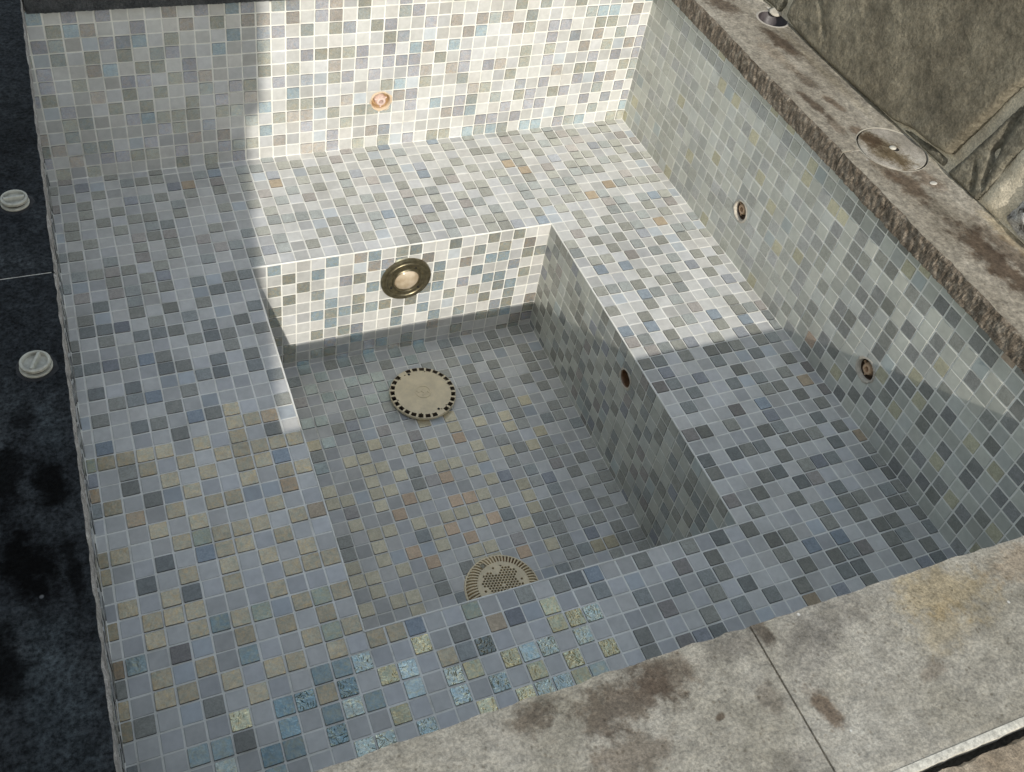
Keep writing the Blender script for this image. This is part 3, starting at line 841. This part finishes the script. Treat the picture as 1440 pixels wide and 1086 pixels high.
# open pipe in the far coping
M_PURPLE = simple_mat('grey_purple_pipe', (0.05, 0.042, 0.045), 0.55, 0.0, 0.35, 40)
t = thing('open_pipe', 'open grey-purple pipe hole with a stone chip on its rim, in the far right coping', 'pipe', (CUP[0], CUP[1], TOP))
bm = bmesh.new(); lathe(bm, [(1.09, -0.02), (1.06, 0.02), (1.03, -0.02), (1.0, -1.3), (0.7, -1.36), (0, -1.38)], 56)
mesh_obj('pipe_wall', bm, M_PURPLE, t, smooth=True)
bm = bmesh.new(); lathe(bm, [(1.24, 0.0), (1.18, 0.025), (1.1, 0.03), (1.06, 0.0)], 56)
mesh_obj('mortar_ring', bm, simple_mat('pale_mortar', (0.36, 0.335, 0.29), 0.9, 0, 0.15, 70, 0.001), t, smooth=True)
c = thing('stone_chip', 'flat pale round stone chip resting on the rim of the open pipe', 'stone', (CUP[0] + 0.72, CUP[1] + 0.75, TOP + 0.03))
c.rotation_euler = (math.radians(10), math.radians(-6), 0.4)
bm = bmesh.new(); lathe(bm, [(0, 0.0), (0.5, 0.0), (0.55, 0.05), (0.53, 0.12), (0.47, 0.15), (0.2, 0.16), (0, 0.16)], 26)
for v in bm.verts:
    k = 1 + 0.16 * fbm(v.co, 1.4, 9.0, 3); v.co.x *= k; v.co.y *= k * 0.85
mesh_obj('chip_body', bm, simple_mat('chip_stone', (0.40, 0.37, 0.31), 0.85, 0, 0.2, 50, 0.002), c, smooth=True)

# ------------------------------------------------------------------ stone garden wall on the right
wall = thing('garden_wall', 'brown flagstone wall with pale mortar rising behind the right coping', 'stone wall', (51.0, -20, TOP))
def wall_stone(poly, depth, mat, seed, bulge=0.18, res=0.33, edge=0.5, rough=0.1, crack=None):
    """poly in (y, z) world; a slab with a natural cleft face towards -x"""
    ys = [p[0] for p in poly]; zz = [p[1] for p in poly]
    y0, y1, z0, z1 = min(ys), max(ys), min(zz), max(zz)
    n = len(poly)
    def inside(y, z):
        c = False
        for i in range(n):
            a, b = poly[i], poly[i - 1]
            if (a[1] > z) != (b[1] > z) and y < (b[0] - a[0]) * (z - a[1]) / (b[1] - a[1]) + a[0]: c = not c
        return c
    def edist(y, z):
        best = 1e9; bp = None
        for i in range(n):
            a, b = poly[i], poly[i - 1]
            dx, dz = b[0] - a[0], b[1] - a[1]; L2 = dx * dx + dz * dz
            t_ = max(0, min(1, ((y - a[0]) * dx + (z - a[1]) * dz) / L2))
            px, pz = a[0] + t_ * dx, a[1] + t_ * dz
            d = math.hypot(y - px, z - pz)
            if d < best: best, bp = d, (px, pz)
        return best, bp
    bm = bmesh.new(); NY = int((y1 - y0) / res) + 3; NZ = int((z1 - z0) / res) + 3
    grid = {}
    for i in range(NY + 1):
        for j in range(NZ + 1):
            y, z = y0 - res + (y1 - y0 + 2 * res) * i / NY, z0 - res + (z1 - z0 + 2 * res) * j / NZ
            ins = inside(y, z); d, bp = edist(y, z)
            if not ins and d > res * 1.3: continue
            if not ins or d < res * 0.35:
                y, z = bp; d = 0.0
            k = min(1, d / edge); prof = math.sqrt(max(0, 1 - (1 - k) ** 2))
            h = depth * prof + bulge * prof * fbm((y, z, 0), 0.10, seed, 2) + rough * prof * fbm((y, z, 0), 0.9, seed + 1, 5)
            if crack:
                for (ca, cb, cw, cd) in crack:
                    dx, dz = cb[0] - ca[0], cb[1] - ca[1]; L2 = dx * dx + dz * dz
                    t_ = max(0, min(1, ((y - ca[0]) * dx + (z - ca[1]) * dz) / L2))
                    dd = math.hypot(y - ca[0] - t_ * dx, z - ca[1] - t_ * dz) + 0.12 * fbm((y, z, 0), 1.2, seed + 2, 3)
                    if dd < cw: h -= cd * (1 - max(0, dd) / cw)
            grid[i, j] = bm.verts.new((51.0 - h, y, z))
    for i in range(NY):
        for j in range(NZ):
            q = [grid.get(k) for k in ((i, j), (i, j + 1), (i + 1, j + 1), (i + 1, j))]
            if all(q):
                cy = sum(v.co.y for v in q) / 4; cz = sum(v.co.z for v in q) / 4
                if inside(cy, cz) or edist(cy, cz)[0] < res * 0.2: bm.faces.new(q)
    bmesh.ops.dissolve_degenerate(bm, dist=0.001, edges=bm.edges)
    bmesh.ops.translate(bm, vec=(-51.0, 20, -TOP), verts=bm.verts)
    return mesh_obj('facing_stone', bm, mat, wall, smooth=True)
M_FLAG = stone_material('brown_flagstone', [(0.3, (0.13, 0.112, 0.08)), (0.48, (0.19, 0.168, 0.122)), (0.62, (0.24, 0.215, 0.16)), (0.82, (0.36, 0.33, 0.26))], 2.6, 95, 0.006, 0.8, rough=0.8, mottle=0.3, gc=(0.68, 1.3), pits=0.45)
M_FLAG2 = stone_material('olive_flagstone', [(0.3, (0.11, 0.098, 0.072)), (0.5, (0.18, 0.165, 0.125)), (0.8, (0.30, 0.28, 0.22))], 8, 95, 0.008, 0.9, rough=0.8, mottle=0.35)
M_RUBBLE = stone_material('pale_rubble_stone', [(0.35, (0.06, 0.05, 0.04)), (0.46, (0.42, 0.40, 0.37)), (0.7, (0.62, 0.60, 0.56))], 30, 200, 0.004, 0.8, rough=0.8, mottle=0.4)
M_MORTAR = stone_material('wall_mortar', [(0.3, (0.44, 0.385, 0.29)), (0.6, (0.62, 0.56, 0.44)), (0.85, (0.72, 0.67, 0.55))], 10, 200, 0.0025, 0.6, rough=0.95, mottle=0.15)
wall_stone([(-7.9, 14.75), (-9.5, 14.42), (-15, 14.40), (-20.8, 14.55), (-22.6, 15.1), (-24.6, 15.25), (-25.75, 15.5), (-26.75, 18.6), (-27.6, 21.3), (-29, 24), (-30, 31), (-20, 34), (-12, 33), (-8.6, 27), (-8.3, 18)],
           0.75, M_FLAG, 1.0, 0.20, 0.20, 0.35, 0.05, crack=[((-9.4, 16.6), (-10.8, 17.7), 0.22, 0.12), ((-10.8, 17.7), (-12.4, 15.9), 0.22, 0.14), ((-9.0, 15.2), (-10.6, 15.7), 0.2, 0.1)])
wall_stone([(-21.3, 14.42), (-25.6, 14.42), (-25.5, 15.0), (-23.4, 14.92), (-22.2, 14.75)], 0.4, M_FLAG2, 2.0, 0.05, 0.12, 0.2, 0.08)
wall_stone([(-26.05, 14.45), (-28.9, 14.42), (-29.25, 15.6), (-29.35, 17.2), (-29.9, 19.2), (-31, 22), (-29.3, 23), (-28.2, 21.0), (-27.5, 18.6), (-26.6, 15.9)], 0.62, M_FLAG2, 3.0, 0.10, 0.14, 0.3, 0.07,
           crack=[((-28.4, 21.0), (-28.3, 17.5), 0.35, 0.35), ((-28.3, 17.5), (-28.75, 15.4), 0.3, 0.32), ((-27.6, 16.3), (-28.2, 14.8), 0.2, 0.2)])
wall_stone([(-30.9, 14.9), (-31.6, 14.5), (-37, 14.4), (-38, 19), (-36, 24), (-33, 23), (-31.3, 18.2)], 0.55, M_RUBBLE, 4.0, 0.3, 0.16, 0.5, 0.4)
wall_stone([(-3.0, 14.45), (-7.1, 14.45), (-7.35, 15.4), (-6.6, 17.5), (-6.4, 20), (-3.4, 20)], 0.55, M_FLAG2, 5.0, 0.15, 0.2, 0.3, 0.12)
wall_stone([(-7.55, 16.4), (-8.1, 18.5), (-8.4, 26), (-6.7, 22), (-6.9, 18.0)], 0.4, M_FLAG2, 6.0, 0.1, 0.2, 0.3, 0.1)
wall_stone([(-38.4, 14.5), (-47, 14.4), (-48, 24), (-39, 25)], 0.5, M_FLAG, 7.0, 0.2, 0.35, 0.4, 0.15)
wall_stone([(-2.6, 14.45), (7, 14.4), (8, 24), (-2.8, 22)], 0.5, M_FLAG, 8.0, 0.2, 0.35, 0.4, 0.15)
wall_stone([(-9, 27.8), (-13, 33.6), (-20, 34.6), (-30, 31.6), (-37, 25), (-48, 26), (-49, 39), (8, 39), (7, 25), (-6, 24)], 0.5, M_FLAG2, 9.0, 0.2, 0.5, 0.4, 0.15)
bm = bmesh.new()                                            # mortar face with raised pointing
gy, gz = 180, 70
grid = []
for i in range(gy + 1):
    row = []
    for j in range(gz + 1):
        y = 9 - 58 * i / gy; z = 0.0 + 25 * j / gz
        h = 0.16 + 0.16 * fbm((y, z, 0), 0.5, 21, 5)
        wy = y; wz = z + TOP
        if -31.4 < wy < -28.6 and wz < 22: h += 0.36 * (1 - min(1, max(0, abs(wy + 29.9 + 0.12 * (wz - 14.4)) - 0.35) / 0.8)) 
        if j == 0: h = 0.25
        row.append(bm.verts.new((-h, y + 20, z - 0.02)))
    grid.append(row)
for i in range(gy):
    for j in range(gz):
        bm.faces.new((grid[i][j], grid[i][j + 1], grid[i + 1][j + 1], grid[i + 1][j]))
mesh_obj('mortar', bm, M_MORTAR, wall, smooth=True)
bm = bmesh.new(); box(bm, 0.1, 7.0, -29, 29, 0.0, 25); mesh_obj('core', bm, M_MORTAR, wall)
# fallen pebbles of mortar on the coping
for k, (x, y, r, lab) in enumerate(((49.0, -26.75, 0.2, 'white flat pebble on the right coping below the stone lid'),)):
    t_ = bmesh.new(); bmesh.ops.create_icosphere(t_, subdivisions=3, radius=r)
    for v in t_.verts:
        q = 1 + 0.25 * fbm(v.co, 2.0, 30 + k, 3); v.co = Vector((v.co.x * q * 1.25, v.co.y * q * 0.8, v.co.z * q * 0.16 + 0.02))
    o = mesh_obj('pebble', t_, simple_mat('white_pebble', (0.48, 0.46, 0.41), 0.7, 0, 0.1, 60), None, smooth=True)
    o.location = Vector((x, y, TOP)) * U
    tag(o, lab, 'pebble')

# ------------------------------------------------------------------ expansion joint, outer paver, ground
bm = bmesh.new(); n = 200; secs = []
for i in range(n + 1):
    x = -5.2 + 56.1 * i / n
    a = 0.02 * fbm((x, 0, 0), 1.6, 40, 4); b_ = 0.05 * fbm((x, 3, 0), 1.3, 41, 4)
    secs.append([bm.verts.new(p) for p in ((x, -54.302, TOP - 0.5), (x, -54.302, TOP - 0.012 + 0.2 * a), (x, -54.44, TOP - 0.008 + 0.3 * a), (x, -54.56 + b_, TOP - 0.02), (x, -54.56 + b_, TOP - 0.5))])
for a, b_ in zip(secs[:-1], secs[1:]):
    for k in range(4): bm.faces.new((a[k], a[k + 1], b_[k + 1], b_[k]))
o = mesh_obj('joint_sealant', bm, stone_material('cream_sealant', [(0.3, (0.42, 0.40, 0.34)), (0.7, (0.50, 0.48, 0.42))], 20, 120, 0.002, 0.4, rough=0.95, mottle=0.15), None)
tag(o, 'cream sealant strip along the outer edge of the front coping', 'sealant strip')
M_PAVER = stone_material('tan_paver', [(0.3, (0.19, 0.15, 0.105)), (0.5, (0.27, 0.22, 0.16)), (0.8, (0.36, 0.31, 0.24))], 8, 260, 0.002, 0.55, speck=(40, (0.7, 0.68, 0.62)), mottle=0.3)
pv = coping('paver', '', lambda s, w, z: (50.9 - s, -54.80 - w, z), 56.0, 9.0, [M_PAVER, M_PAVER], 12.0, rough=0.12, chip=0.16, z0=13.2, z1=TOP - 0.02)
tag(pv, 'tan paver beyond the black gap outside the front coping', 'paver')

M_GROUND = stone_material('packed_earth', [(0.3, (0.14, 0.12, 0.09)), (0.7, (0.24, 0.21, 0.16))], 3, 120, 0.004, 0.5)
bm = bmesh.new(); G = 4000
inner = [(-5.3, -64.2), (57.9, -64.2), (57.9, 8.3), (-5.3, 8.3)]
outer = [(-G, -G), (G, -G), (G, G), (-G, G)]
iv = [bm.verts.new((x, y, TOP - 0.12)) for x, y in inner]; ov = [bm.verts.new((x, y, TOP - 0.12)) for x, y in outer]
for k in range(4):
    j = (k + 1) % 4; bm.faces.new((ov[k], ov[j], iv[j], iv[k]))
box(bm, -5.3, 57.9, -64.2, 8.3, -14, -12)                 # solid ground below the shell
bm.verts.ensure_lookup_table()
o = mesh_obj('ground', bm, M_GROUND); o['kind'] = 'structure'
bm = bmesh.new()                                           # gravel bed closing the gap round the shell
for x0, x1, y0, y1 in ((51.05, 57.95, -64.2, 8.3), (-5.3, 51.05, -64.2, -54.2), (-5.3, 51.05, 8.02, 8.3)):
    box(bm, x0, x1, y0, y1, 11.5, 13.0)
o = mesh_obj('sub_base', bm, M_GROUND); o['kind'] = 'structure'

# ------------------------------------------------------------------ unseen wall added behind the viewer to shade the left side
M_PLAST = stone_material('blocker_plaster', [(0.3, (0.42, 0.38, 0.31)), (0.7, (0.52, 0.48, 0.41))], 3, 160, 0.001, 0.4, mottle=0.08)
hy0, hy1 = -85.0, -92.0
blocker = thing('blocker_wall', 'unseen plastered wall added behind the viewer to shade the left side', 'shade blocker', (-10.85, hy0, TOP))
edge = [(TOP - 0.1, 1.0), (36, -0.4), (40, -0.66), (44.5, -1.0), (47.6, -1.45), (51, -1.8), (54, -1.95), (120, -3.2)]  # end outline shaped to cast the wanted shadow edge
bm = bmesh.new(); rings = []
for z, x in edge:
    rings.append([bm.verts.new(p) for p in ((x + 10, 0, z - TOP), (x + 10, hy1 - hy0, z - TOP), (-150, hy1 - hy0, z - TOP), (-150, 0, z - TOP))])
for a, b_ in zip(rings[:-1], rings[1:]):
    for k in range(4):
        j = (k + 1) % 4; bm.faces.new((a[k], b_[k], b_[j], a[j]))
bm.faces.new(rings[-1])
bmesh.ops.recalc_face_normals(bm, faces=bm.faces)
mesh_obj('wall_face', bm, M_PLAST, blocker)
bulge_obj = thing('blocker_bulge', 'unseen dark bulge added to the shading wall to shape its shadow', 'shadow_bulge', (-2.85, hy0 - 2.0, 56))  # added only to bulge the shadow edge on the back wall
M_BULGE = simple_mat('black_bulge', (0.03, 0.03, 0.03), 0.5, 0.6)
bm = bmesh.new(); lathe(bm, [(0, 0.9), (1.75, 0.9), (1.95, 1.6), (2.0, 3.0), (2.0, 8.5), (2.2, 8.7), (1.2, 11), (0.2, 13), (0, 13)], 24)
mesh_obj('bulge_body', bm, M_BULGE, bulge_obj, smooth=True)
bm = bmesh.new(); box(bm, -2.2, 0.2, -0.2, 0.2, 9.2, 9.7); mesh_obj('bulge_arm', bm, M_BULGE, bulge_obj)

# ------------------------------------------------------------------ camera
cam_d = bpy.data.cameras.new('camera'); cam = bpy.data.objects.new('camera', cam_d); C.objects.link(cam)
cam.location = Vector((3.08423, -60.43827, 47.27564)) * U
cam.rotation_euler = (0.8099935, -0.1450981, -0.3813935)
cam_d.sensor_width = 36; cam_d.sensor_fit = 'HORIZONTAL'
cam_d.lens = 1432.223 * 36 / 1440
cam_d.shift_y = -127.815 / 1440
cam_d.clip_start = 0.02; cam_d.clip_end = 1000
SC.camera = cam

# ------------------------------------------------------------------ light
sun_dir = Vector((0.182, 1.0, -0.59)).normalized()
sd = bpy.data.lights.new('sun', 'SUN'); so = bpy.data.objects.new('sun', sd); C.objects.link(so)
so.rotation_euler = sun_dir.to_track_quat('-Z', 'Y').to_euler()
sd.energy = 2.5; sd.angle = math.radians(0.53); sd.color = (1.0, 0.95, 0.87)
wd = bpy.data.worlds.new('World'); SC.world = wd; wd.use_nodes = True
nt = wd.node_tree; nt.nodes.clear()
out = nt.nodes.new('ShaderNodeOutputWorld'); bg = nt.nodes.new('ShaderNodeBackground'); sky = nt.nodes.new('ShaderNodeTexSky')
sky.sky_type = 'NISHITA'; sky.sun_disc = False
sky.sun_elevation = math.asin(-sun_dir.z); sky.sun_rotation = math.atan2(-sun_dir.x, -sun_dir.y)
sky.air_density = 1.8; sky.dust_density = 1.2; sky.ozone_density = 1.8
bg.inputs[1].default_value = 0.15
hsv = nt.nodes.new('ShaderNodeHueSaturation'); hsv.inputs['Saturation'].default_value = 0.52   # thin high haze
nt.links.new(sky.outputs[0], hsv.inputs['Color']); nt.links.new(hsv.outputs[0], bg.inputs[0]); nt.links.new(bg.outputs[0], out.inputs[0])
SC.view_settings.view_transform = 'Standard'; SC.view_settings.look = 'None'
SC.view_settings.exposure = 0.62; SC.view_settings.gamma = 1.0
SC.cycles.max_bounces = 12; SC.cycles.diffuse_bounces = 8
